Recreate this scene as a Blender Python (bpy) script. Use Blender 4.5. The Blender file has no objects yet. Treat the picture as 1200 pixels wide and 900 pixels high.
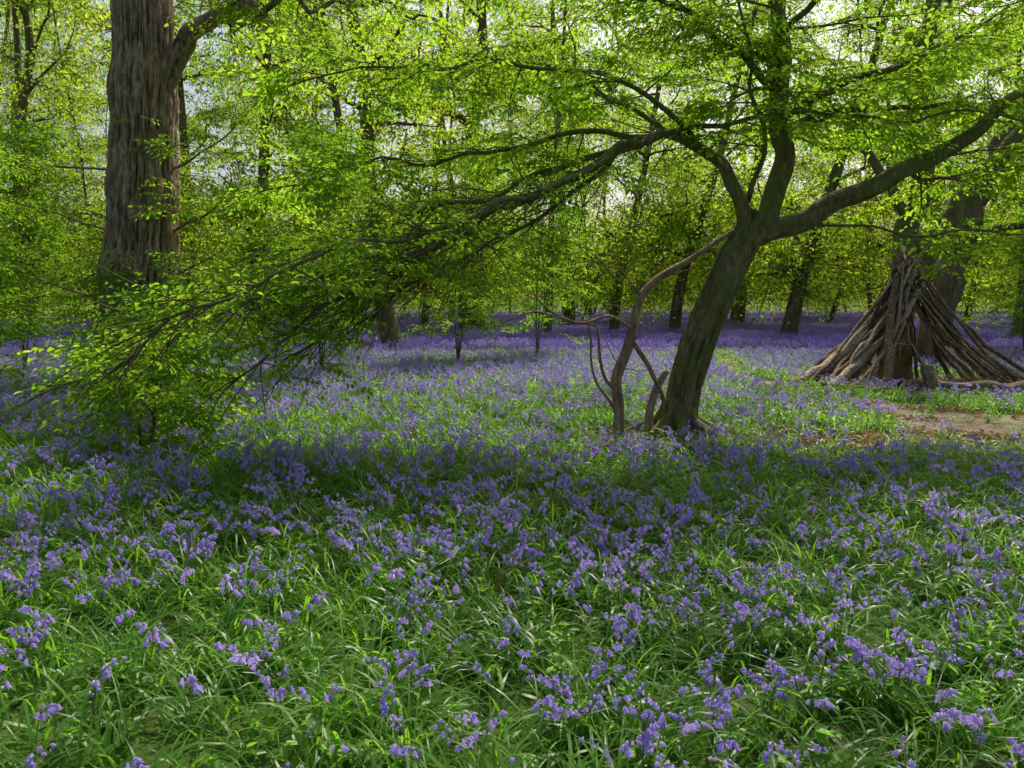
import bpy, math, random
import numpy as np
from mathutils import Vector, noise
random.seed(7); np.random.seed(7)
R=random.random
def U(a,b): return a+(b-a)*random.random()
scene=bpy.context.scene

# ------------------------------------------------------------------ mesh builder
class MB:
    def __init__(s): s.v=[]; s.f=[]; s.m=[]; s.c=[]
    def add(s,vs,fs,mat=0,col=0.5):
        o=len(s.v); s.v.extend([tuple(map(float,p)) for p in vs])
        for f in fs: s.f.append(tuple(i+o for i in f)); s.m.append(mat)
        if isinstance(col,(list,tuple,np.ndarray)): s.c.extend([float(c) for c in col])
        else: s.c.extend([float(col)]*len(vs))
    def mesh(s,name,mats,smooth=True):
        me=bpy.data.meshes.new(name); me.from_pydata(s.v,[],s.f)
        for m in mats: me.materials.append(m)
        me.polygons.foreach_set('material_index',s.m)
        me.polygons.foreach_set('use_smooth',[smooth]*len(s.f))
        a=me.attributes.new('var','FLOAT','POINT'); a.data.foreach_set('value',s.c)
        me.update(); return me
    def obj(s,name,mats,smooth=True,link=True,parent=None):
        ob=bpy.data.objects.new(name,s.mesh(name,mats,smooth))
        if link: scene.collection.objects.link(ob)
        if parent: ob.parent=parent
        return ob

# ------------------------------------------------------------------ materials
def newmat(name):
    m=bpy.data.materials.new(name); m.use_nodes=True; nt=m.node_tree; nt.nodes.clear()
    return m,nt,nt.nodes.new('ShaderNodeOutputMaterial')
def ramp(nt,stops):
    r=nt.nodes.new('ShaderNodeValToRGB'); e=r.color_ramp.elements
    e[0].position=stops[0][0]; e[0].color=(*stops[0][1],1)
    e[1].position=stops[-1][0]; e[1].color=(*stops[-1][1],1)
    for p,c in stops[1:-1]:
        x=e.new(p); x.color=(*c,1)
    return r
def leafmat(name,stops,tstops,tfac=0.5,rough=None,spec=0.4):
    m,nt,out=newmat(name); L=nt.links
    at=nt.nodes.new('ShaderNodeAttribute'); at.attribute_name='var'
    oi=nt.nodes.new('ShaderNodeObjectInfo')
    a=nt.nodes.new('ShaderNodeMath'); a.operation='MULTIPLY_ADD'; a.inputs[1].default_value=0.6
    b=nt.nodes.new('ShaderNodeMath'); b.operation='MULTIPLY'; b.inputs[1].default_value=0.4
    L.new(oi.outputs['Random'],b.inputs[0]); L.new(at.outputs['Fac'],a.inputs[0]); L.new(b.outputs[0],a.inputs[2])
    r=ramp(nt,stops); L.new(a.outputs[0],r.inputs[0])
    if rough is not None:
        p=nt.nodes.new('ShaderNodeBsdfPrincipled'); p.inputs['Roughness'].default_value=rough
        p.inputs['Specular IOR Level'].default_value=spec
        L.new(r.outputs[0],p.inputs['Base Color'])
    else:
        p=nt.nodes.new('ShaderNodeBsdfDiffuse'); L.new(r.outputs[0],p.inputs['Color'])
    t=nt.nodes.new('ShaderNodeBsdfTranslucent'); r2=ramp(nt,tstops); L.new(a.outputs[0],r2.inputs[0]); L.new(r2.outputs[0],t.inputs[0])
    mx=nt.nodes.new('ShaderNodeMixShader'); mx.inputs[0].default_value=tfac
    L.new(p.outputs[0],mx.inputs[1]); L.new(t.outputs[0],mx.inputs[2]); L.new(mx.outputs[0],out.inputs[0])
    return m
def barkmat(name,stops,sc=(14,14,2.2),bump=0.6,moss=0.0,mosscol=(0.13,0.19,0.035)):
    m,nt,out=newmat(name); L=nt.links
    tc=nt.nodes.new('ShaderNodeTexCoord'); mp=nt.nodes.new('ShaderNodeMapping'); mp.inputs['Scale'].default_value=sc
    L.new(tc.outputs['Object'],mp.inputs[0])
    n=nt.nodes.new('ShaderNodeTexNoise'); n.inputs['Scale'].default_value=1; n.inputs['Detail'].default_value=8; n.inputs['Roughness'].default_value=0.65
    L.new(mp.outputs[0],n.inputs[0])
    v=nt.nodes.new('ShaderNodeTexVoronoi'); v.feature='DISTANCE_TO_EDGE'; v.inputs['Scale'].default_value=1.3; 
    va=nt.nodes.new('ShaderNodeVectorMath'); va.operation='ADD'; L.new(mp.outputs[0],va.inputs[0]); L.new(n.outputs['Color'],va.inputs[1]); L.new(va.outputs[0],v.inputs[0])
    mul=nt.nodes.new('ShaderNodeMath'); mul.operation='MULTIPLY_ADD'; mul.inputs[1].default_value=0.6; L.new(v.outputs['Distance'],mul.inputs[0])
    L.new(n.outputs[0],mul.inputs[2])
    at=nt.nodes.new('ShaderNodeAttribute'); at.attribute_name='var'
    m3=nt.nodes.new('ShaderNodeMath'); m3.operation='MULTIPLY_ADD'; m3.inputs[1].default_value=0.5; m3.inputs[2].default_value=-0.25
    L.new(at.outputs['Fac'],m3.inputs[0])
    m4=nt.nodes.new('ShaderNodeMath'); m4.operation='ADD'; L.new(mul.outputs[0],m4.inputs[0]); L.new(m3.outputs[0],m4.inputs[1])
    r=ramp(nt,stops); L.new(m4.outputs[0],r.inputs[0])
    col=r.outputs[0]
    if moss>0:
        n2=nt.nodes.new('ShaderNodeTexNoise'); n2.inputs['Scale'].default_value=3.0; n2.inputs['Detail'].default_value=7; n2.inputs['Roughness'].default_value=.7; L.new(tc.outputs['Object'],n2.inputs[0])
        mr=nt.nodes.new('ShaderNodeMapRange'); mr.inputs[1].default_value=0.62-moss*0.25; mr.inputs[2].default_value=0.76-moss*0.12; mr.inputs[4].default_value=0.8; L.new(n2.outputs[0],mr.inputs[0])
        mxx=nt.nodes.new('ShaderNodeMixRGB'); L.new(mr.outputs[0],mxx.inputs[0]); L.new(col,mxx.inputs[1]); mxx.inputs[2].default_value=(*mosscol,1); col=mxx.outputs[0]
    p=nt.nodes.new('ShaderNodeBsdfPrincipled'); p.inputs['Roughness'].default_value=0.9; p.inputs['Specular IOR Level'].default_value=0.15
    L.new(col,p.inputs['Base Color'])
    b=nt.nodes.new('ShaderNodeBump'); b.inputs['Strength'].default_value=bump; b.inputs['Distance'].default_value=0.04
    L.new(mul.outputs[0],b.inputs['Height']); L.new(b.outputs[0],p.inputs['Normal']); L.new(p.outputs[0],out.inputs[0])
    return m

M_leafN=leafmat('hornbeam_leaf',[(0,(0.05,0.13,0.015)),(0.5,(0.09,0.20,0.02)),(1,(0.16,0.28,0.03))],
                [(0,(0.15,0.40,0.02)),(0.5,(0.33,0.63,0.025)),(1,(0.60,0.82,0.05))],0.6)
M_leafB=leafmat('woodland_leaf',[(0,(0.05,0.13,0.02)),(0.5,(0.12,0.22,0.025)),(1,(0.23,0.29,0.04))],
                [(0,(0.18,0.42,0.03)),(0.5,(0.48,0.70,0.03)),(1,(0.88,0.90,0.10))],0.64)
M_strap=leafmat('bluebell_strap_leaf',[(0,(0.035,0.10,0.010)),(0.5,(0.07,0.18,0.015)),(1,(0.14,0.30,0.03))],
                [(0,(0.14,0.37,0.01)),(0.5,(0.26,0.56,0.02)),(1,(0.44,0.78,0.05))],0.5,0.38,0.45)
M_stem=leafmat('bluebell_stem',[(0,(0.12,0.2,0.06)),(1,(0.2,0.26,0.14))],[(0,(0.2,0.4,0.05)),(1,(0.3,0.45,0.1))],0.3)
M_bell=leafmat('bluebell_petal',[(0,(0.29,0.20,0.62)),(0.5,(0.42,0.32,0.78)),(1,(0.61,0.50,0.88))],
               [(0,(0.47,0.34,0.84)),(0.5,(0.63,0.50,0.93)),(1,(0.82,0.69,0.97))],0.55)
M_litter=leafmat('dead_leaf',[(0,(0.11,0.06,0.03)),(0.5,(0.24,0.145,0.08)),(1,(0.42,0.29,0.18))],
               [(0,(0.2,0.1,0.04)),(1,(0.45,0.28,0.1))],0.2)
M_oak=barkmat('oak_bark',[(0.3,(0.05,0.032,0.02)),(0.55,(0.28,0.19,0.13)),(0.95,(0.54,0.41,0.30))],(12,12,4.0),1.0,0.12)
M_horn=barkmat('hornbeam_bark',[(0.25,(0.04,0.03,0.016)),(0.6,(0.18,0.135,0.07)),(1,(0.36,0.28,0.17))],(11,11,5),1.0,0.85)
M_dark=barkmat('woodland_bark',[(0.2,(0.05,0.038,0.026)),(0.6,(0.15,0.11,0.07)),(1,(0.30,0.23,0.16))],(7,7,1.5),0.6,0.4)
M_pole=barkmat('weathered_wood',[(0.3,(0.05,0.035,0.023)),(0.65,(0.26,0.19,0.13)),(1,(0.55,0.44,0.33))],(16,16,16),0.9,0.1)
M_dead=barkmat('dead_branch_bark',[(0.2,(0.08,0.05,0.03)),(0.6,(0.30,0.20,0.12)),(1,(0.52,0.38,0.26))],(14,14,5),0.7)

def groundmat(name,stops,sc=3.0):
    m,nt,out=newmat(name); L=nt.links
    tc=nt.nodes.new('ShaderNodeTexCoord')
    n=nt.nodes.new('ShaderNodeTexNoise'); n.inputs['Scale'].default_value=sc; n.inputs['Detail'].default_value=10; n.inputs['Roughness'].default_value=0.7; L.new(tc.outputs['Object'],n.inputs[0])
    r=ramp(nt,stops); L.new(n.outputs[0],r.inputs[0])
    n2=nt.nodes.new('ShaderNodeTexNoise'); n2.inputs['Scale'].default_value=40; n2.inputs['Detail'].default_value=6; L.new(tc.outputs['Object'],n2.inputs[0])
    p=nt.nodes.new('ShaderNodeBsdfPrincipled'); p.inputs['Roughness'].default_value=0.95; p.inputs['Specular IOR Level'].default_value=0.1
    L.new(r.outputs[0],p.inputs['Base Color'])
    b=nt.nodes.new('ShaderNodeBump'); b.inputs['Strength'].default_value=0.8; b.inputs['Distance'].default_value=0.03
    L.new(n2.outputs[0],b.inputs['Height']); L.new(b.outputs[0],p.inputs['Normal']); L.new(p.outputs[0],out.inputs[0])
    return m
M_ground=groundmat('woodland_soil',[(0.3,(0.04,0.07,0.012)),(0.5,(0.06,0.10,0.02)),(0.7,(0.10,0.09,0.04))],2.0)
M_path=groundmat('trodden_earth',[(0.3,(0.08,0.075,0.04)),(0.5,(0.19,0.15,0.10)),(0.7,(0.36,0.31,0.24))],5.0)

# ------------------------------------------------------------------ terrain
def N2(x,y,s,o=0.0): return noise.noise(Vector((x*s+o,y*s-o,o*0.37)))
def gz(x,y):
    h=0.06*N2(x,y,0.35,3.1)+0.025*N2(x,y,1.3,9.0)
    d=math.hypot(x-1.75,y-8.2); h+=0.10*math.exp(-(d/0.8)**2)
    return h
def path_c(y):
    pts=[(7.2,5.0,0.4),(8.0,5.1,0.8),(9.2,5.4,0.9),(10.5,5.2,0.7),(12,4.7,0.45),(14,4.3,0.35),(17,4.6,0.3),(22,6.5,0.3)]
    if y<pts[0][0] or y>pts[-1][0]: return None
    for a,b in zip(pts,pts[1:]):
        if a[0]<=y<=b[0]:
            t=(y-a[0])/(b[0]-a[0]); return a[1]+(b[1]-a[1])*t, a[2]+(b[2]-a[2])*t
def path_mask(x,y):
    m=0
    p=path_c(y)
    if p:
        d=abs(x-p[0])/(p[1]*(1+0.6*N2(x,y,1.6,4)))
        m=max(m,1-max(0,min(1,(d-0.7)/0.5)))
    if x>4.8 and x<14:
        yc=9.6-0.12*(x-5.3)+0.3*math.sin(x*0.9); d=abs(y-yc)/(0.62*(1+0.7*N2(x,y,1.5,8)))
        m=max(m,1-max(0,min(1,(d-0.65)/0.5)))
    d=math.hypot((x-3.9)/1.7,(y-7.9)/0.6)*(1+0.4*N2(x,y,2.0,2)); m=max(m,0.85*(1-max(0,min(1,(d-0.6)/0.6))))
    d=math.hypot((x-7.0)/2.1,(y-13.6)/2.1); m=max(m,0.9*(1-max(0,min(1,(d-0.85)/0.25))))
    d=math.hypot((x-1.6)/1.1,(y-8.05)/0.55); m=max(m,0.9*(1-max(0,min(1,(d-0.7)/0.5))))
    return m
g=MB()
xs=np.concatenate([np.linspace(-600,-40,12)[:-1],np.linspace(-40,-14,14)[:-1],np.linspace(-14,14,141)[:-1],np.linspace(14,40,14)[:-1],np.linspace(40,600,12)])
ys=np.concatenate([np.linspace(-200,-10,6)[:-1],np.linspace(-10,20,151)[:-1],np.linspace(20,60,30)[:-1],np.linspace(60,900,14)])
vs=[(x,y,gz(x,y)) for y in ys for x in xs]; nx=len(xs)
fs=[(j*nx+i,j*nx+i+1,(j+1)*nx+i+1,(j+1)*nx+i) for j in range(len(ys)-1) for i in range(nx-1)]
g.add(vs,fs); g.obj('ground',[M_ground])
pm=MB(); step=0.12; ids={}
pv=[];pf=[]
def pid(i,j):
    if (i,j) not in ids:
        x=-1+i*step; y=6+j*step; z=gz(x,y)+0.008
        ids[(i,j)]=len(pv); pv.append((x+0.04*N2(x,y,7,1),y+0.04*N2(x,y,7,5),z+0.008+0.012*max(0,N2(x,y,4,2))))
    return ids[(i,j)]
for i in range(0,130):
    for j in range(0,130):
        x=-1+(i+.5)*step; y=6+(j+.5)*step
        if path_mask(x,y)+0.25*N2(x,y,3,6)>0.45: pf.append((pid(i,j),pid(i+1,j),pid(i+1,j+1),pid(i,j+1)))
pm.add(pv,pf); pm.obj('path',[M_path])

# ------------------------------------------------------------------ instancer / baker
def make_coll(name,objs):
    c=bpy.data.collections.new(name)
    for o in objs: c.objects.link(o)
    return c
def instancer(name,coll,pts,rots,scls,idxs,parent=None):
    n=len(pts); me=bpy.data.meshes.new(name); me.vertices.add(n)
    me.vertices.foreach_set('co',np.asarray(pts,dtype=np.float32).ravel())
    a=me.attributes.new('rot','FLOAT_VECTOR','POINT'); a.data.foreach_set('vector',np.asarray(rots,dtype=np.float32).ravel())
    a=me.attributes.new('scl','FLOAT','POINT'); a.data.foreach_set('value',np.asarray(scls,dtype=np.float32))
    a=me.attributes.new('idx','INT','POINT'); a.data.foreach_set('value',np.asarray(idxs,dtype=np.int32))
    ob=bpy.data.objects.new(name,me); scene.collection.objects.link(ob)
    ng=bpy.data.node_groups.new(name+'_scatter','GeometryNodeTree')
    ng.interface.new_socket('Geometry',in_out='INPUT',socket_type='NodeSocketGeometry')
    ng.interface.new_socket('Geometry',in_out='OUTPUT',socket_type='NodeSocketGeometry')
    nd=ng.nodes; L=ng.links
    gi=nd.new('NodeGroupInput'); go=nd.new('NodeGroupOutput')
    ip=nd.new('GeometryNodeInstanceOnPoints'); ci=nd.new('GeometryNodeCollectionInfo')
    ci.inputs['Collection'].default_value=coll; ci.inputs['Separate Children'].default_value=True; ci.inputs['Reset Children'].default_value=True
    def na(nm,t):
        x=nd.new('GeometryNodeInputNamedAttribute'); x.data_type=t; x.inputs['Name'].default_value=nm; return x.outputs[0]
    er=nd.new('FunctionNodeEulerToRotation')
    L.new(gi.outputs[0],ip.inputs['Points'])
    L.new(ci.outputs[0],ip.inputs['Instance']); ip.inputs['Pick Instance'].default_value=True
    L.new(na('idx','INT'),ip.inputs['Instance Index'])
    L.new(na('rot','FLOAT_VECTOR'),er.inputs[0]); L.new(er.outputs[0],ip.inputs['Rotation'])
    L.new(na('scl','FLOAT'),ip.inputs['Scale'])
    L.new(ip.outputs[0],go.inputs[0])
    md=ob.modifiers.new('scatter','NODES'); md.node_group=ng
    if parent: ob.parent=parent
    return ob
def bake(name,srcs,mats,lv,parent=None):
    """merge many all-quad source meshes into one mesh object"""
    P=np.array(lv.p);E=np.array(lv.r);S_=np.array(lv.s);I=np.array(lv.i)
    VV=[];FF=[];MM=[];CC=[];off=0
    for si,mb in enumerate(srcs):
        sel=np.where(I==si)[0]
        if len(sel)==0: continue
        V=np.array(mb.v);F_=np.array(mb.f);M=np.array(mb.m);Cc_=np.array(mb.c); k=len(sel); n=len(V)
        cx,cy,cz=[np.cos(E[sel,j]) for j in range(3)]; sx,sy,sz=[np.sin(E[sel,j]) for j in range(3)]
        Rm=np.empty((k,3,3))
        Rm[:,0,0]=cz*cy;Rm[:,0,1]=cz*sy*sx-sz*cx;Rm[:,0,2]=cz*sy*cx+sz*sx
        Rm[:,1,0]=sz*cy;Rm[:,1,1]=sz*sy*sx+cz*cx;Rm[:,1,2]=sz*sy*cx-cz*sx
        Rm[:,2,0]=-sy;Rm[:,2,1]=cy*sx;Rm[:,2,2]=cy*cx
        W=np.einsum('kij,nj->kni',Rm,V)*S_[sel][:,None,None]+P[sel][:,None,:]
        VV.append(W.reshape(-1,3)); FF.append((F_[None]+(np.arange(k)*n)[:,None,None]+off).reshape(-1,4))
        MM.append(np.tile(M,k)); CC.append((Cc_[None]*.55+np.random.rand(k)[:,None]*.45).ravel()); off+=k*n
    V=np.concatenate(VV).astype(np.float32);F_=np.concatenate(FF).astype(np.int32);M=np.concatenate(MM).astype(np.int32);Cv=np.concatenate(CC).astype(np.float32)
    me=bpy.data.meshes.new(name); me.vertices.add(len(V)); me.vertices.foreach_set('co',V.ravel())
    me.loops.add(len(F_)*4); me.loops.foreach_set('vertex_index',F_.ravel()); me.polygons.add(len(F_))
    me.polygons.foreach_set('loop_start',np.arange(0,len(F_)*4,4,dtype=np.int32))
    for m in mats: me.materials.append(m)
    me.polygons.foreach_set('material_index',M)
    a=me.attributes.new('var','FLOAT','POINT'); a.data.foreach_set('value',Cv)
    me.update(calc_edges=True)
    ob=bpy.data.objects.new(name,me); scene.collection.objects.link(ob)
    if parent: ob.parent=parent
    return ob

# ------------------------------------------------------------------ tubes / branches
def catmull(pts,per=6):
    P=[np.array(p,float) for p in pts]; P=[2*P[0]-P[1]]+P+[2*P[-1]-P[-2]]
    out=[]
    for i in range(1,len(P)-2):
        for k in range(per):
            t=k/per; a,b,c,d=P[i-1],P[i],P[i+1],P[i+2]
            out.append(0.5*((2*b)+(-a+c)*t+(2*a-5*b+4*c-d)*t*t+(-a+3*b-3*c+d)*t**3))
    out.append(P[-2]); return np.array(out)
def tube(mb,pts,rad,seg=8,mat=0,ridge=0.0,rk=6,lump=0.0,col=0.5,cap=True):
    pts=np.asarray(pts,float); n=len(pts); T=np.gradient(pts,axis=0); T/=np.linalg.norm(T,axis=1)[:,None]+1e-9
    up=np.array([0,0,1.0]) if abs(T[0][2])<0.9 else np.array([0,1.0,0])
    u=np.cross(T[0],up); u/=np.linalg.norm(u); vs=[];cs=[]
    s=0
    for i in range(n):
        u=u-T[i]*np.dot(u,T[i]); u/=np.linalg.norm(u); w=np.cross(T[i],u)
        if i: s+=np.linalg.norm(pts[i]-pts[i-1])
        for k in range(seg):
            th=2*math.pi*k/seg; c,sn=math.cos(th),math.sin(th); r=rad[i]; h=0
            if ridge:
                h=noise.noise(Vector((c*rk,sn*rk,s*1.3)))+0.5*noise.noise(Vector((c*rk*2.3,sn*rk*2.3,s*3.1)))
                h=1-abs(h)*2.2; r*=1+ridge*h
            if lump: r*=1+lump*noise.noise(Vector((c*1.3+7,sn*1.3,s*1.1)))
            vs.append(pts[i]+(u*c+w*sn)*r); cs.append((0.35+0.4*h if ridge else 0.5) if col==0.5 else col)
    fs=[(i*seg+k,i*seg+(k+1)%seg,(i+1)*seg+(k+1)%seg,(i+1)*seg+k) for i in range(n-1) for k in range(seg)]
    if cap: fs.append(tuple(range(seg))[::-1]); fs.append(tuple((n-1)*seg+k for k in range(seg)))
    mb.add(vs,fs,mat,cs)
def unit(v): v=np.array(v,float); return v/(np.linalg.norm(v)+1e-9)
def wander(p,d,L,n=8,wob=0.18,droop=0.0):
    p=np.array(p,float); d=unit(d); out=[p.copy()]
    for i in range(n):
        d=unit(d+np.random.normal(0,wob,3)*[1,1,0.7]+[0,0,-droop]); p=p+d*L/n; out.append(p.copy())
    return np.array(out)
class Leaves:
    def __init__(s): s.p=[];s.r=[];s.s=[];s.i=[]
    def add(s,p,r,sc,i): s.p.append(tuple(p)); s.r.append(tuple(r)); s.s.append(sc); s.i.append(i)
    def obj(s,name,coll,parent=None): return instancer(name,coll,s.p,s.r,s.s,s.i,parent)
def leafy(mb,lv,path,r0,n,Lr,nsp,scr,start=0.2,flat=0.6,droop=0.03,bias=(0,0,0),sub=2,nidx=5,rollamp=0.35,minz=None):
    N=len(path)
    for q in range(n):
        t=start+(1-start)*(q+R())/n; k=min(N-2,int(t*(N-1))); p=path[k]; T=unit(path[k+1]-path[k])
        side=unit(np.random.normal(0,1,3)*[1,1,flat*0.6]); d=unit(T*U(0.3,0.9)+side+np.array(bias))
        L=U(*Lr)*(1-0.45*t); r=max(0.004,r0*(1-0.6*t)*0.35)
        b=wander(p,d,L,7,0.16,droop)
        if minz is not None and b[:,2].min()<minz: continue
        tube(mb,b,np.linspace(r,0.003,len(b)),4,0,cap=False)
        for w in range(sub):
            k2=random.randint(1,5); d2=unit(unit(b[k2+1]-b[k2])+unit(np.random.normal(0,1,3)*[1,1,0.3])*0.9)
            b2=wander(b[k2],d2,L*U(0.3,0.6),5,0.15,droop); tube(mb,b2,np.linspace(r*0.5,0.002,len(b2)),3,0,cap=False)
            sprays(lv,b2,max(1,nsp//3),scr,nidx,rollamp)
        sprays(lv,b,nsp,scr,nidx,rollamp)
def sprays(lv,b,n,scr,nidx,rollamp=0.35):
    for s in range(n):
        t=0.15+0.85*(s+R())/n; k=min(len(b)-2,int(t*(len(b)-1))); f=t*(len(b)-1)-k; f=min(1,f)
        p=b[k]*(1-f)+b[k+1]*f; T=unit(b[k+1]-b[k])
        yaw=math.atan2(T[1],T[0])+U(-1.1,1.1); 
        lv.add(p,(U(-rollamp,rollamp),U(-0.1,0.4),yaw),U(*scr),random.randrange(nidx))

# ------------------------------------------------------------------ leaf geometry
def leaf(mb,p,yaw,pitch,roll,L,W,mat=0,col=0.5,curl=0.15):
    cy,sy,cp,sp,cr,sr=math.cos(yaw),math.sin(yaw),math.cos(pitch),math.sin(pitch),math.cos(roll),math.sin(roll)
    X=np.array([cy*cp,sy*cp,-sp]); Y0=np.array([-sy,cy,0]); Z0=np.cross(X,Y0); Y=Y0*cr+Z0*sr; Z=np.cross(X,Y)
    f=0.22*W; p=np.array(p,float)
    v=[p,p+X*L*.3+Y*W*.48+Z*f,p+X*L*.68+Y*W*.38+Z*(f-curl*L*.3),p+X*L-Z*curl*L,p+X*L*.68-Y*W*.38+Z*(f-curl*L*.3),p+X*L*.3-Y*W*.48+Z*f]
    mb.add(v,[(0,1,2,3),(0,3,4,5)],mat,col)
def spray_mesh(nl,L,leafL):
    mb=MB()
    def twig(p,d,Lt,n,r):
        b=wander(p,d,Lt,5,0.10,0.03); tube(mb,b,np.linspace(r,0.0012,6),3,1,cap=False)
        for i in range(n):
            t=(i+0.7)/n; k=min(4,int(t*5)); f=t*5-k; q=b[k]*(1-f)+b[min(5,k+1)]*f; T=unit(b[k+1]-b[k]); yaw=math.atan2(T[1],T[0])
            s=1 if i%2 else -1
            if i==n-1: s=0
            l=leafL*U(0.65,1.15)
            leaf(mb,q,yaw+s*U(0.7,1.1),U(-0.1,0.7),U(-0.8,0.8),l,l*U(0.5,0.62),0,R(),U(0.05,0.25))
    twig((0,0,0),(1,0,0),L,nl,0.004)
    for s in (-1,1,-1):
        twig((U(0.1,0.6)*L,0,0),(1,s*U(0.6,1.1),U(-0.2,0.1)),L*U(0.4,0.6),int(nl*0.6),0.0025)
    return mb
SPR=[spray_mesh(9,0.52,0.068) for i in range(8)]
def clump_mesh(n,size,leafL,flat=0.55,nt=7,sp=.11):
    mb=MB()
    for i in range(nt):
        d=unit(np.random.normal(0,1,3)*[1,1,0.5]); b=wander((0,0,0),d,size*U(0.4,0.62),4,0.2,0.02); tube(mb,b,np.linspace(0.008,0.002,5)*size/1.4,3,1,cap=False)
        for k in range(n//nt):
            q=b[random.randint(1,4)]+np.random.normal(0,size*sp,3)*[1,1,flat]
            l=leafL*U(0.6,1.2); leaf(mb,q,U(0,6.28),U(-0.4,1.1),U(-0.9,0.9),l,l*0.62,0,R(),U(0,0.3))
    return mb
CLB=[clump_mesh(77,1.4,0.115) for i in range(6)]
CLC=[clump_mesh(42,1.5,0.11) for i in range(4)]
clumpD=make_coll('far_leaf_clumps',[clump_mesh(330,3.0,0.135,.5,22,.085).obj('far_leaf_clump_%d'%i,[M_leafB,M_dark],link=False) for i in range(6)])
def leafobj(lv,name,parent): return bake(name,SPR[:5],[M_leafN,M_horn],lv,parent)

# ------------------------------------------------------------------ bluebells & undergrowth
def strap(mb,p,yaw,L,W,arch,col,mat=0,n=6,lean=0.25):
    d=np.array([math.cos(yaw),math.sin(yaw),0]); s=np.array([-d[1],d[0],0]); p=np.array(p,float); vs=[]; ang=math.pi/2-lean
    q=p.copy(); tw=U(-0.6,0.6)
    for i in range(n+1):
        t=i/n; w=W*(0.55+1.2*t-1.72*t*t)*0.9+0.0008
        ss=s*math.cos(tw*t)+np.array([0,0,1])*math.sin(tw*t)
        up=np.array([0,0,1])*w*0.25
        vs+= [q-ss*w*.5+up*.5, q+ss*w*.5+up*.5]
        ang-=arch/n*(0.5+t); q=q+(d*math.cos(ang)+np.array([0,0,1])*math.sin(ang))*L/n
        if q[2]<0.005: q[2]=0.005
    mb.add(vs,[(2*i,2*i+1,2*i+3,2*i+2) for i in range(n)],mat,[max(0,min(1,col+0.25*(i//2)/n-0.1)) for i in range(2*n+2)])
def bell(mb,p,d,s,col):
    d=unit(d); a=unit(np.cross(d,[0.3,0.2,1])); b=np.cross(d,a); vs=[]; p=np.array(p,float)
    for r,h in ((0.0028,0),(0.0062,0.005),(0.0060,0.014)):
        for k in range(6): th=k*math.pi/3; vs.append(p+d*h*s+(a*math.cos(th)+b*math.sin(th))*r*s)
    for k in range(6): th=(k+.5)*math.pi/3; vs.append(p+d*0.0185*s+(a*math.cos(th)+b*math.sin(th))*0.0125*s)
    f=[(i*6+k,i*6+(k+1)%6,(i+1)*6+(k+1)%6,(i+1)*6+k) for i in range(2) for k in range(6)]+[(12+k,12+(k+1)%6,18+k) for k in range(6)]
    mb.add(vs,f,2,[col*0.7]*6+[col]*12+[min(1,col+0.25)]*6)
def flower_stem(mb,p,H,yaw,bs=1.0,nb=None):
    d=np.array([math.cos(yaw),math.sin(yaw),0]); p=np.array(p,float); pts=[];n=9; ang=math.pi/2-U(0,0.3); q=p.copy()
    for i in range(n+1):
        pts.append(q.copy()); t=i/n
        if t>0.6: ang-=0.45*U(0.4,1.2)
        q=q+(d*math.cos(ang)+np.array([0,0,1])*math.sin(ang))*H/n
    pts=np.array(pts); tube(mb,pts,np.linspace(0.003,0.0014,n+1)*bs,4,1,cap=False)
    nb=nb or random.randint(5,11)
    t0=U(.64,.78); bs*=U(.8,1.15); cc=U(0,.5)
    for i in range(nb):
        t=t0+(1-t0)*i/(nb-1); k=min(n-1,int(t*n)); f=t*n-k; c=pts[k]*(1-f)+pts[k+1]*f
        a=yaw+U(-1.9,1.9); o=np.array([math.cos(a),math.sin(a),0]); L=U(0.006,0.022)*bs
        bell(mb,c+o*L+np.array([0,0,0.004]),o*U(.4,.9)+np.array([0,0,-1.0 if t<0.95 else -0.7]),U(0.9,1.3)*bs*(1.05-0.3*(t-t0)/(1-t0)),cc+U(0,0.5))
def plant_into(mb,x,y,ns,nl):
    for i in range(nl):
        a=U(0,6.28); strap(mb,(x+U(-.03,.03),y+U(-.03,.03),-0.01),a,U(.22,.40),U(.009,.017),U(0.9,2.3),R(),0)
    for i in range(ns): flower_stem(mb,(x+U(-.06,.06),y+U(-.06,.06),-0.01),U(.22,.37),U(0,6.28),1.1)
def disc(r):
    a=U(0,6.28); q=r*math.sqrt(R()); return q*math.cos(a),q*math.sin(a)
def bell_tile(n):
    mb=MB(); cs=[disc(.3) for _ in range(max(1,n//3))]
    for i in range(n):
        if R()<.3: c=random.choice(cs); x,y=c[0]+random.gauss(0,.07),c[1]+random.gauss(0,.07)
        else: x,y=disc(.40)
        plant_into(mb,x,y,random.choice([1,1,2,2,3]),3)
    return mb
def herb_into(mb,x,y):
    for s in range(5):
        a=U(0,6.28); b=wander((x,y,0),(math.cos(a)*0.7,math.sin(a)*0.7,1),U(.12,.26),5,0.1,0.08); tube(mb,b,np.linspace(.002,.001,6),3,1,cap=False)
        for k in range(2,6):
            for sd in (-1,0,1):
                l=U(.03,.055); leaf(mb,b[k],a+sd*1.2+U(-.3,.3),U(-.2,.5),U(-.4,.4),l,l*.55,0,U(0.3,1))
def grass_tile(nt,nb,herbs):
    mb=MB()
    for t in range(nt):
        x,y=disc(.38); base=R()*.6; yaw0=U(0,6.28)
        for i in range(nb):
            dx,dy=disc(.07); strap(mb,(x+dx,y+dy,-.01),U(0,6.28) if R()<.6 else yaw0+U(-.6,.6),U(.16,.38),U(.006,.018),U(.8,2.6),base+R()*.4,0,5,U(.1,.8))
    for h in range(herbs): herb_into(mb,*disc(.36))
    return mb
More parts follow.
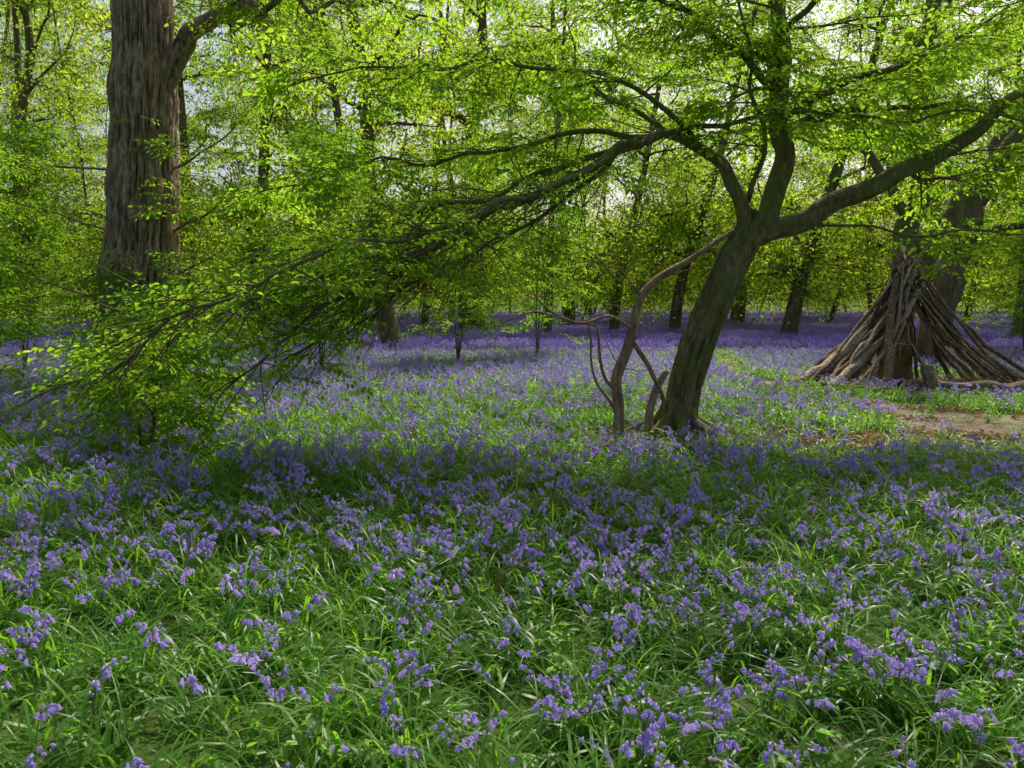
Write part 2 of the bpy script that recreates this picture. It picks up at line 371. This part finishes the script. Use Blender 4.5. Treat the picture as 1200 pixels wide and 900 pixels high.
def patch(n,size):
    mb=MB()
    for i in range(n):
        x,y=U(-size/2,size/2),U(-size/2,size/2); 
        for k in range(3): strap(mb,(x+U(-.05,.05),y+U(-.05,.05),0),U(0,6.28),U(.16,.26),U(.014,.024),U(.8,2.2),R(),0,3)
        if i%6!=0:
            H=U(.26,.40); tube(mb,[(x,y,0),(x,y,H)],[.003,.003],3,1,cap=False)
            for k in range(9):
                th=U(0,6.28); z=H*U(.66,1.02); r=U(.008,.04)
                c=np.array([x+r*math.cos(th),y+r*math.sin(th),z]); s=.017
                vs=[c+[0,0,s*.7]]+[c+[s*math.cos(th+q*2.09),s*math.sin(th+q*2.09),-s] for q in range(3)]
                mb.add(vs,[(0,1,2),(0,2,3),(0,3,1)],2,U(0.5,1))
    return mb
BL=[1,2,3,5,7,10]; bm=[bell_tile(n) for n in BL for v in range(4)]
MS=[M_strap,M_stem,M_bell]
C_bell=make_coll('bluebell_plants',[m.obj('bluebell_%02d'%i,MS,link=False) for i,m in enumerate(bm)])
C_tuft=make_coll('undergrowth_tufts',[grass_tile(13,16,1+(i%2)).obj('undergrowth_%02d'%i,[M_strap,M_stem],link=False) for i in range(8)]+
                                     [grass_tile(7,14,1).obj('undergrowth_%02d'%(8+i),[M_strap,M_stem],link=False) for i in range(5)]+
                                     [grass_tile(2,10,1).obj('undergrowth_%02d'%(13+i),[M_strap,M_stem],link=False) for i in range(3)])
C_patch=make_coll('bluebell_patches',[patch(72,1.15).obj('bluebell_patch_%d'%i,MS,link=False,smooth=False) for i in range(5)])

def fdens(x,y):
    m=0.5+0.9*N2(x,y,0.7,1.7)+0.7*N2(x,y,2.0,5.5)
    m=max(0.15,0.55+0.7*m)
    e=math.exp(-(((x+0.2)/2.4)**2+((y-9.4)/1.7)**2)); m*=1-0.5*e
    e=math.exp(-(((x-3.2)/1.2)**2+((y-4.7)/1.3)**2)); m*=1-0.4*e
    e=math.exp(-(((x-6.5)/3.2)**2+((y-11.3)/1.6)**2)); m*=1-0.8*e
    if y>9: m*=1+min(1.4,(y-9)*.22)
    return m*(1-path_mask(x,y)*1.1)
B=Leaves(); G=Leaves()
yy=0.9
while yy<20.2:
    w_=.85*yy+1.8; xx=-w_
    while xx<w_:
        x=xx+U(-.08,.08); y=yy+U(-.08,.08); z=gz(x,y); pmk=path_mask(x,y)
        if pmk<.25: G.add((x,y,z),(0,0,U(0,6.28)),U(.9,1.15),random.randrange(8) if y<9 or R()<.5 else 8+random.randrange(5))
        elif pmk<.6: G.add((x,y,z),(0,0,U(0,6.28)),U(.8,1.05),(13+random.randrange(3)) if R()<.6 else 8+random.randrange(5))
        elif R()<.55: G.add((x,y,z),(0,0,U(0,6.28)),U(.5,.85),13+random.randrange(3))
        lam=8.0*fdens(x,y); n=np.random.poisson(max(0,lam)); 
        if n>0:
            k=min(range(6),key=lambda q:abs(BL[q]-n)); B.add((x,y,z),(U(-.06,.06),U(-.06,.06),U(0,6.28)),U(.86,1.05),k*4+random.randrange(4))
        xx+=.5
    yy+=.5
B.obj('bluebell_carpet',C_bell); G.obj('undergrowth',C_tuft)
F=Leaves(); yy=20.4
while yy<70:
    w_=.85*yy+2; xx=-w_
    while xx<w_:
        x=xx+U(-.15,.15); y=yy+U(-.15,.15)
        if path_mask(x,y)<.5 and N2(x,y,.12,3)>-.45: F.add((x,y,gz(x,y)),(0,0,U(0,6.28)),U(.9,1.2),random.randrange(5))
        xx+=1.0
    yy+=1.0
F.obj('distant_bluebells',C_patch)
def scatter(n_per,y0,y1,fn,ex=0.85,w0=1.6):
    lv=[]; area=sum((2*(ex*y+w0))*0.1 for y in np.arange(y0,y1,0.1)); 
    for i in range(int(n_per*area)):
        while True:
            y=U(y0,y1)
            if R()<(ex*y+w0)/(ex*y1+w0): break
        x=U(-1,1)*(ex*y+w0)
        if R()<fn(x,y): lv.append((x,y))
    return lv
lit=[]
for i in range(3):
    mb=MB()
    for k in range(30):
        l=U(.04,.08); leaf(mb,(U(-.2,.2),U(-.2,.2),U(.004,.02)),U(0,6.28),U(-.4,.4),U(-.6,.6),l,l*.6,0,R(),U(-.3,.4))
    for k in range(3):
        b=wander((U(-.2,.2),U(-.2,.2),.012),(U(-1,1),U(-1,1),0),U(.1,.3),4,.15); b[:,2]=.012; tube(mb,b,[.004]*5,4,1)
    lit.append(mb.obj('leaf_litter_%d'%i,[M_litter,M_dead],link=False))
C_lit=make_coll('leaf_litter_set',lit); T_=Leaves()
for x,y in scatter(11,6,18,lambda x,y: min(1,path_mask(x,y))*(0.15+0.9*max(0,N2(x,y,1.2,7))+(0.9 if math.hypot((x-3.4)/2.2,(y-7.9)/.9)<1.1 else 0))):
    T_.add((x,y,gz(x,y)+.02),(0,0,U(0,6.28)),U(.8,1.2),random.randrange(3))
T_.obj('leaf_litter',C_lit)

# ------------------------------------------------------------------ leaning hornbeam (main tree)
H=MB(); HL=Leaves()
def limb(mb,pts,r0,r1,seg=12,ridge=0.0,per=6,pw=1.0,lump=0.12,jit=0.0):
    p=catmull(pts,per); t=np.linspace(0,1,len(p))
    if jit:
        for i in range(1,len(p)):
            p[i]+=np.array([noise.noise(Vector(p[i]*2.2)),noise.noise(Vector(p[i]*2.2+5)),noise.noise(Vector(p[i]*2.2+9))])*jit
    tube(mb,p,r0+(r1-r0)*t**pw,seg,0,ridge,5,lump); return p
tr=catmull([(1.74,8.2,-.15),(1.76,8.2,.12),(1.84,8.2,.6),(2.03,8.2,1.2),(2.25,8.2,1.75),(2.45,8.2,2.15),(2.58,8.2,2.36)],26)
tt=np.linspace(0,1,len(tr)); rr=0.16-0.02*tt+0.12*np.exp(-tt*11)
tube(H,tr,rr,72,0,0.15,4.0,0.30)
for a in np.linspace(0,6.28,9)[:-1]:
    d=np.array([math.cos(a),math.sin(a),0]); s=np.array([1.76,8.2,.42]); L=U(.35,.7)
    q=[s+d*.06,s+d*.19+[0,0,-.20],s+d*(.22+L*.4)+[0,0,-.33],s+d*(.2+L)+[0,0,-.50]]
    limb(H,q,.09,.03,10,0.05,6,lump=.3)
A=limb(H,[(2.45,8.2,2.05),(2.72,8.2,2.5),(2.80,8.22,3.0),(2.74,8.25,3.5),(2.80,8.3,4.05),(2.74,8.3,4.6),(2.9,8.5,5.6),(2.8,8.8,6.8),(3.1,9,8.0)],.115,.04,20,0.1,8,jit=.07)
Bm=limb(H,[(2.42,8.2,2.1),(2.85,8.2,2.25),(3.4,8.15,2.46),(4.05,8.1,2.82),(4.65,8.1,3.15),(5.3,8.2,3.7),(6.2,8.3,4.4),(7.2,8.6,5.0)],.12,.03,18,0.1,8,jit=.08)
Cc=limb(H,[(2.44,8.2,2.05),(2.33,8.15,2.5),(2.12,8.1,2.85),(1.88,8.05,3.03),(1.5,8.0,3.14),(1.15,7.85,3.0),(.66,7.6,2.70),(.16,7.3,2.42),(-.38,7.0,2.15),(-.9,6.7,1.9),(-1.45,6.4,1.7),(-2.05,6.1,1.5),(-2.6,5.8,1.15)],.105,.008,14,0.06,8,jit=.08,pw=.45)
def br(pts,r0,r1=.006,jit=.10): 
    return limb(H,pts,r0*.85,r1,8,0,6,jit=jit,lump=.1)
D1=br([(1.5,8,3.14),(1.05,7.7,2.98),(.5,7.4,2.62),(-.1,7.0,2.3),(-.75,6.7,1.95),(-1.3,6.5,1.55),(-1.9,6.3,1.15),(-2.4,6.2,.75)],.045)
D2=br([(1.3,7.95,3.1),(.6,7.9,2.85),(-.2,7.7,2.5),(-1.1,7.4,2.2),(-1.8,7.2,1.95),(-2.6,7.0,1.6)],.04)
D3=br([(1.7,8,3.1),(1.0,8.1,3.2),(.2,8.1,3.1),(-.8,7.9,2.9),(-1.6,7.6,2.75),(-2.3,7.3,2.5)],.04)
D4=br([(1.9,8.05,3.03),(1.4,7.8,3.4),(.6,7.5,3.6),(-.4,7.2,3.6),(-1.2,7.0,3.5),(-1.9,6.8,3.3)],.035)
D5=br([(1.1,7.8,3.0),(.5,7.2,2.6),(-.1,6.6,2.3),(-.8,6.1,2.0),(-1.6,5.6,1.75),(-2.2,5.2,1.4),(-2.7,4.9,1.0)],.035)
D6=br([(.2,7.3,2.45),(-.4,7.2,2.1),(-1.0,7.1,1.7),(-1.6,7.0,1.3),(-2.1,7,.95)],.025)
D7=br([(1.2,7.9,3.05),(.8,7.6,2.7),(.3,7.5,2.3),(-.3,7.3,1.95),(-.9,7.1,1.6),(-1.3,7,1.25)],.028)
E1=br([(1.55,8,3.14),(2.0,7.9,3.2),(2.6,7.9,3.28),(3.6,7.8,3.25),(4.6,7.8,3.28),(5.6,7.8,3.2)],.035)
E2=br([(2.77,8.2,3.35),(3.2,8.1,3.6),(3.8,8.0,3.8),(4.5,8,4.1),(5.4,8,4.6)],.06)
E3=br([(2.78,8.2,3.2),(3.4,8.3,3.45),(4.2,8.4,3.5),(5.2,8.5,3.55),(6.3,8.6,3.8)],.05)
E4=br([(2.45,8.2,2.5),(2.5,8.0,3.0),(2.35,7.8,3.6),(2.1,7.6,4.3),(1.7,7.4,5.2)],.035)
E5=br([(3.0,8.2,2.32),(3.5,7.9,2.2),(4.1,7.7,2.1),(4.8,7.5,2.15),(5.6,7.4,2.0)],.018)
E6=br([(4.0,8.1,2.8),(4.6,8.4,2.75),(5.3,8.7,2.9),(6.2,9,3.3)],.03)
E7=br([(2.74,8.25,3.6),(2.2,8.0,4.0),(1.4,7.7,4.3),(.4,7.4,4.5),(-.8,7.1,4.5)],.05)
E8=br([(2.76,8.3,4.2),(3.3,7.6,4.6),(3.8,6.8,4.9),(4.2,6.0,5.0)],.04)
E10=br([(1.6,8,3.12),(1.2,8.3,3.5),(.6,8.6,3.9),(-.2,8.9,4.1),(-1.2,9.1,4.1)],.035)
for p in (Cc,D1,D2,D5,D6,D7):
    for q in range(46):
        k=random.randint(int(len(p)*.2),len(p)-3); T=unit(p[k+1]-p[k]); d=unit(T*1.3+np.random.normal(0,.45,3)*[1,1,.8])
        b=wander(p[k],d,U(.3,1.3),7,.16,.02); tube(H,b,np.linspace(.007,.002,8),4,cap=False)
leafy(H,HL,Cc,.05,10,(.5,1.1),3,(.7,1.1),.42,droop=.03)
leafy(H,HL,Cc,.03,12,(.3,.7),3,(.7,1.0),.75,droop=.05)
for p,n in ((D1,8),(D2,12),(D5,9),(D6,5),(D7,4)): leafy(H,HL,p,.04,n,(.4,.9),3,(.7,1.05),.45)
for p,n in ((D3,24),(D4,24),(E10,28)): leafy(H,HL,p,.04,n,(.4,1.0),4,(.7,1.1),.25)
for p,n in ((E1,13),(E2,16),(E3,14),(E4,18),(E5,4),(E6,6),(E7,24),(E8,5)): leafy(H,HL,p,.04,n,(.5,1.2),4,(.75,1.2),.2)
leafy(H,HL,A,.08,22,(.8,2.2),4,(.8,1.3),.3); leafy(H,HL,Bm,.06,12,(.6,1.6),4,(.8,1.3),.45)
hb=H.obj('hornbeam_tree',[M_horn]); leafobj(HL,'hornbeam_leaves',hb)
UL=Leaves();  # free-floating leaf clumps, mostly above the view, added to shade the ground
for i in range(420):
    x,y,z=U(-7,10),U(6,17),U(5.4,9.0)
    if z<1.9+.40*y and R()<.6: z+=2
    if N2(x,y,0.9,12)+0.4*N2(x,y,2.2,2)<-0.02: continue
    UL.add((x,y,z),(U(-.4,.4),U(-.3,.4),U(0,6.28)),U(.7,1.2),random.randrange(4))
bake('added_shade_leaves',CLC,[M_leafN,M_dark],UL,hb)

dd=MB()
a1=limb(dd,[(1.13,7.85,-.02),(1.08,7.87,.3),(1.06,7.9,.68),(1.17,7.9,1.0),(1.26,7.92,1.25),(1.33,7.95,1.47),(1.55,8.0,1.72),(1.88,8.05,1.95),(2.3,8.1,2.2)],.06,.022,16,.12,12,jit=.045,lump=.4)
limb(dd,[(1.08,7.9,.55),(.95,7.8,.75),(.85,7.8,1.05),(.75,7.85,1.25),(.3,7.8,1.32),(-.1,7.8,1.28)],.022,.005,8,0,6,jit=.08)
limb(dd,[(1.1,7.9,.15),(.95,7.85,.5),(.8,7.8,.95),(.72,7.8,1.3),(.9,7.8,1.35)],.018,.005,8,0,6,jit=.08)
limb(dd,[(1.22,7.95,1.1),(1.4,8.0,.8),(1.55,8.05,.5),(1.6,8.1,.3)],.03,.02,8,0,6,jit=.06)
limb(dd,[(1.25,7.9,1.2),(.95,7.8,1.3),(.6,7.7,1.3),(.3,7.6,1.4),(.2,7.6,1.6)],.02,.004,8,0,6,jit=.08)
limb(dd,[(1.45,8.05,.0),(1.4,8.0,.25),(1.5,8.05,.55),(1.62,8.1,.75)],.05,.035,10,0.03,6,jit=.05)
limb(dd,[(1.3,7.95,1.55),(1.1,7.9,1.8),(1.05,7.8,2.0)],.015,.003,6,0,5,jit=.05)
for q in range(10):
    k=random.randint(8,len(a1)-4); b=wander(a1[k],(U(-1,1),U(-1,.3),U(-.2,1)),U(.12,.45),5,.25); tube(dd,b,np.linspace(.008,.002,6),5,cap=False)
dd.obj('fallen_branch',[M_dead])

# ------------------------------------------------------------------ big oak on the left
O=MB(); OL=Leaves()
tp=catmull([(-6.25,13,-.2),(-6.25,13,.3),(-6.22,13,1.2),(-6.15,13,2.2),(-6.07,13,3.2),(-6.0,13.0,4.2),(-5.95,13,5.0),(-5.92,13,5.8),(-5.88,13,6.6),(-5.6,13,8.5),(-5.5,13,11)],30)
t=np.linspace(0,1,len(tp)); rz=tp[:,2]; rad=0.55-0.022*rz+0.28*np.exp(-np.clip(rz,0,9)*2.0)+.05*np.exp(-((rz-3.3)/.25)**2)+.05*np.exp(-((rz-1.9)/.3)**2)+.05*np.exp(-((rz-4.8)/.35)**2)
tube(O,tp,rad,170,0,0.12,10,0.12)
def ol(pts,r0,r1,seg=24): p=limb(O,pts,r0,r1,seg,0.07,8,jit=.2,lump=.2); return p
l1=ol([(-5.95,13,4.7),(-5.5,12.95,5.2),(-5.1,12.9,5.65),(-4.7,12.8,6.0),(-4.0,12.6,6.35),(-3,12.3,6.6),(-1.5,12,7.2)],.19,.05)
l2=ol([(-5.8,13,7),(-6.8,12.6,7.8),(-8.2,12.2,8.4),(-9.8,12,8.8)],.2,.05)
l3=ol([(-5.7,13,7.6),(-4.6,13.5,8.6),(-3.2,13.8,9.4),(-1.8,14,10)],.18,.05)
l4=ol([(-4.7,12.8,6.0),(-4.0,12.4,5.95),(-3.2,12.0,5.8),(-2.2,11.7,5.75),(-1,11.3,5.4)],.06,.015,10)
leafy(O,OL,l1,.08,14,(.8,2),5,(.9,1.4),.45,minz=4.6); leafy(O,OL,l2,.08,10,(.8,2.2),5,(.9,1.4),.2); leafy(O,OL,l3,.08,10,(.8,2.2),5,(.9,1.4),.2); leafy(O,OL,l4,.05,16,(.5,1.6),4,(.9,1.4),.1)
for q in range(64):
    z=U(1.2,4.2) if q>24 else U(.5,2.2); a=U(0,6.28); c=np.array([-6.1,13,z])+np.array([math.cos(a),math.sin(a),0])*.5
    b=wander(c,(math.cos(a),math.sin(a),U(-.2,.5)),U(.3,.9),5,.2,.03); tube(O,b,np.linspace(.010,.003,6),4,cap=False); sprays(OL,b,3,(.6,1.1),5)
for z0 in (2.6,3.6,1.9,1.4):
    for s in (-1,1):
        b=wander((-6.1+s*.5,13,z0),(s,-.25,.3),U(2.2,3.5),9,.16,.02); tube(O,b,np.linspace(.025,.004,10),6,cap=False); leafy(O,OL,b,.03,10,(.4,1.0),3,(.8,1.2),.25)
ok=O.obj('oak_tree',[M_oak]); leafobj(OL,'oak_leaves',ok)

def sapling(name,base,h,n,lean,Lr=(.5,1.1),st=3):
    mb=MB(); lv=Leaves(); x,y=base
    for s in range(st):
        p=catmull([(x,y,-.05),(x+lean[0]*.3+U(-.15,.15),y+U(-.15,.15),h*.35),(x+lean[0]*.6+U(-.3,.3),y+lean[1]*.6,h*.7),(x+lean[0]+U(-.3,.3),y+lean[1],h)],7)
        tube(mb,p,np.linspace(.016,.004,len(p)),7); leafy(mb,lv,p,.02,n,Lr,3,(.7,1.1),.15)
    o=mb.obj(name,[M_horn]); leafobj(lv,'leaves',o)
sapling('hazel_sapling',(-4.0,8.6),1.5,14,(.5,-.5),(.4,.8))
sapling('hazel_sapling',(-3.5,7.2),1.1,8,(.4,-.3),(.4,.7))
sapling('hazel_sapling',(-6.3,8.8),3.2,12,(.1,-.6))
sapling('hazel_sapling',(-3.6,14.5),4.6,24,(.5,-.3),(.7,1.5),4)
sapling('hazel_sapling',(-1.2,17),4.8,24,(.3,-.3),(.7,1.6),4)
sapling('hazel_sapling',(-9.5,15),4.8,28,(.3,-.3),(.7,1.6),4)
sapling('hazel_sapling',(-12.5,17),5.8,34,(.3,-.3),(.7,1.8),4)
sapling('hazel_sapling',(0.6,19),5.0,24,(.3,-.3),(.7,1.8),4)
sapling('hazel_sapling',(12.6,19),4.6,24,(.3,-.3),(.7,1.8),4)

# ------------------------------------------------------------------ other trees
def wood_tree(name,x,y,r,h,lean=(0,0),ncl=60,crown=3.6,bark=None,seg=16):
    mb=MB(); lv=Leaves(); pts=[]
    for k in range(7):
        t=k/6; pts.append((x+lean[0]*t**1.1+U(-.2,.2)*(k>0)*r*4,y+lean[1]*t+U(-.1,.1)*(k>0)*r*3,-.2+h*t))
    p=catmull(pts,8); t=np.linspace(0,1,len(p)); tube(mb,p,r*(1-.75*t)+r*.45*np.exp(-t*22),seg,0,.05,4,.2)
    tips=[]
    for q in range(13):
        k=int(len(p)*U(.15,.92)); a=U(0,6.28); d=(math.cos(a),math.sin(a),U(.15,.9)); L=U(.35,.6)*crown*1.5
        b=wander(p[k],d,L,8,.15,-.02); tube(mb,b,np.linspace(r*.38*(1-.5*k/len(p)),.015,9),8); tips.append(b)
        for w in range(3):
            k2=random.randint(2,7); b2=wander(b[k2],unit(b[k2+1]-b[k2])+np.random.normal(0,.7,3),L*.45,5,.18,.0); tube(mb,b2,np.linspace(r*.13,.008,6),5,cap=False); tips.append(b2)
    for q in range(ncl):
        b=random.choice(tips); c=b[random.randint(2,len(b)-1)]+np.random.normal(0,.55,3)*[1,1,.6]
        if c[2]<1.2: continue
        lv.add(c,(U(-.4,.4),U(-.4,.4),U(0,6.28)),U(.8,1.35),random.randrange(6))
    o=mb.obj(name,[bark or M_dark]); bake('leaves',CLB,[M_leafB,M_dark],lv,o); return o
q=MB(); QL=Leaves()
s0=limb(q,[(7.3,14.7,-.2),(7.35,14.7,.8),(7.4,14.7,1.9),(7.42,14.7,2.9),(7.6,14.7,3.6),(7.5,14.8,5),(7.8,14.9,7.5)],.28,.12,22,.09,8,jit=.1)
s1=limb(q,[(7.35,14.7,1.4),(7.65,14.6,2.2),(8.1,14.6,3.0),(8.7,14.6,3.7),(9.4,14.7,4.6),(10.4,15,6)],.20,.10,16,.09,8,jit=.1)
s2=limb(q,[(7.42,14.7,2.9),(6.9,14.5,3.6),(6.2,14.3,4.4),(5.2,14.1,5.2)],.11,.04,12,.03,8,jit=.1)
for p in (s0,s1,s2): leafy(q,QL,p,.08,10,(.8,1.9),4,(.9,1.4),.6)
o=q.obj('hornbeam_tree',[M_horn]); leafobj(QL,'leaves',o)
q=MB(); QL=Leaves()
s0=limb(q,[(9.2,17,-.2),(9.3,17,.8),(9.6,17,2.2),(10.0,17,3.6),(10.4,17,4.6),(11.2,17,6.2),(12,17,8.5)],.34,.16,22,.09,8,jit=.15)
s1=limb(q,[(9.8,17,2.9),(10.5,16.8,3.0),(11.3,16.6,3.2),(12.4,16.5,3.9)],.1,.04,10,.03,8,jit=.1)
for p in (s0,s1): leafy(q,QL,p,.1,12,(1,2.2),4,(1,1.5),.5)
o=q.obj('oak_tree',[M_dark]); leafobj(QL,'leaves',o)
spec=[(-5.9,30,.25,15,(-1.2,0)),(-1.6,31,.44,16,(.5,0)),(-3.2,21,.24,15,(-1.6,0)),(-8.6,26,.24,15,(.9,0)),(1.2,27,.13,13,(.6,0)),(3.9,30,.18,14,(2.4,0)),(6.0,29,.2,14,(3.2,0)),
 (9.2,26,.24,14,(4.0,0)),(14.6,22.5,.14,13,(.5,0)),(17.6,25,.28,14,(.6,0)),(-17,27,.26,15,(1,0)),(-12.4,31,.26,15,(-.9,0)),
 (2.6,36,.25,17,(-1,0)),(18,33,.25,17,(-1,0)),(-21,34,.25,17,(0,0)),(11,38,.25,17,(1.5,0))]
for i,(x,y,r,h,ln) in enumerate(spec):
    wood_tree(['beech_tree','hornbeam_tree','oak_tree'][i%3],x,y,r,h,ln,ncl=95)
dm=MB(); DL=Leaves()
for i in range(42):
    y=U(32,72); x=U(-1,1)*(.75*y+2); h=U(20,28); r=U(.05,.17); ln=U(-5,5)
    p=wander((x,y,-.2),(ln/h,0,1),h,9,.07); tube(dm,p,np.linspace(r,r*.2,10),8,cap=False)
for i in range(2900):
    y=U(25,68); x=U(-1,1)*(.85*y+3); z=1.6+abs(random.gauss(0,1))*2.6 if R()<.5 else U(2,4+.40*y)
    v=noise.noise(Vector((x*.13,y*.13,z*.18)))+.45*noise.noise(Vector((x*.4,y*.35,z*.5)))
    if v<(-.2 if z<6 else -.10): continue
    if y<36 and z>5 and R()<.55: continue
    DL.add((x,y,z),(U(-.4,.4),U(-.4,.4),U(0,6.28)),U(.7,1.15)*(1+.014*(y-24)),random.randrange(6))
o=dm.obj('distant_trees',[M_dark]); DL.obj('distant_foliage',clumpD,o)

# ------------------------------------------------------------------ stick den
den=MB(); C=np.array([7.05,13.6]); apex=np.array([6.95,13.7,2.0])
def pole(a,rb,r0,over,mat=0,seg=8,zt=0):
    bx=C[0]+rb*math.cos(a); by=C[1]+rb*math.sin(a)*.9; base=np.array([bx,by,gz(bx,by)-.03])
    top=apex+np.array([U(-.16,.16)-.06*math.cos(a),U(-.12,.12)-.06*math.sin(a),U(-.35,.25)+zt]); d=unit(top-base); end=top+d*over; L=np.linalg.norm(end-base)
    n=12; sag=U(-.20,.20); sd=unit(np.cross(d,[0,0,1])); P=[]; ph=U(0,6)
    for i in range(n+1):
        t=i/n; P.append(base+(end-base)*t+sd*(sag*math.sin(t*math.pi)+.035*math.sin(t*9+ph))+np.array([0,0,-1])*.26*math.sin(t*math.pi)*U(.75,1)+np.random.normal(0,.012,3))
    tube(den,P,np.linspace(r0,r0*.5,n+1),seg,mat,0.0,3,.45,col=R())
    if R()<.4:
        k=random.randint(3,9); b=wander(P[k],d+np.random.normal(0,.7,3),U(.2,.8),5,.25); tube(den,b,np.linspace(r0*.4,.004,6),5,0,col=R())
for i in range(38): pole(U(math.radians(-40),math.radians(190)),U(1.5,2.0),U(.018,.05),U(.05,.9) if R()<.3 else U(-.6,.15))
for i in range(24): pole(math.radians(U(172,228)),U(1.5,2.2),U(.03,.065),U(-.3,.3))
for i in range(12): pole(math.radians(U(-46,8)),U(1.7,2.2),U(.02,.045),U(-.1,.2))
for a,rr_ in ((186,.10),(207,.085),(236,.075)): pole(math.radians(a),2.15,rr_,.25,seg=12)
for i in range(2): pole(math.radians(U(262,300)),U(1.2,1.5),U(.02,.03),0,zt=-.3)
den.obj('stick_den',[M_pole])
lg=MB()
limb(lg,[(6.55,12.15,.45),(6.6,12.0,.2),(6.7,11.8,.10),(7.2,11.8,.16),(7.7,11.75,.15),(8.15,11.8,.24)],.11,.07,16,.08,10,jit=.08,lump=.4)
limb(lg,[(6.5,12.9,.09),(7.3,12.9,.1),(8.3,13,.1)],.07,.06,12,.06,8,jit=.08,lump=.3)
limb(lg,[(4.9,12.6,.06),(5.4,12.2,.08),(6.0,12.1,.07)],.05,.03,10,.06,8,jit=.08,lump=.3)
lg.obj('fallen_log',[M_pole])

# ------------------------------------------------------------------ light, sky, camera
az=math.radians(24); el=math.radians(54)
S=Vector((math.sin(az)*math.cos(el),math.cos(az)*math.cos(el),math.sin(el)))
sun=bpy.data.lights.new('sun','SUN'); sun.energy=5; sun.angle=math.radians(3.0); sun.color=(1,.94,.82)
so=bpy.data.objects.new('sun',sun); so.rotation_euler=(-S).to_track_quat('-Z','Y').to_euler(); scene.collection.objects.link(so)
w=bpy.data.worlds.new('World'); scene.world=w; w.use_nodes=True; nt=w.node_tree; bg=nt.nodes['Background']
sk=nt.nodes.new('ShaderNodeTexSky'); sk.sky_type='NISHITA'; sk.sun_disc=False; sk.sun_elevation=el; sk.sun_rotation=az; sk.air_density=1.0; sk.dust_density=5; sk.ozone_density=0.3
nt.links.new(sk.outputs[0],bg.inputs[0]); bg.inputs[1].default_value=.15
cam=bpy.data.cameras.new('camera'); cam.sensor_width=36; cam.lens=27.2; cam.clip_end=3000
co=bpy.data.objects.new('camera',cam); co.location=(0,0,1.5); co.rotation_euler=(math.radians(90-6.3),0,0); scene.collection.objects.link(co); scene.camera=co
scene.view_settings.view_transform='Standard'; scene.view_settings.look='None'; scene.view_settings.exposure=0
print('bells',len(B.p),'tiles',len(G.p),'patches',len(F.p),'sprays',len(HL.p),'distant',len(DL.p),len(H.v))
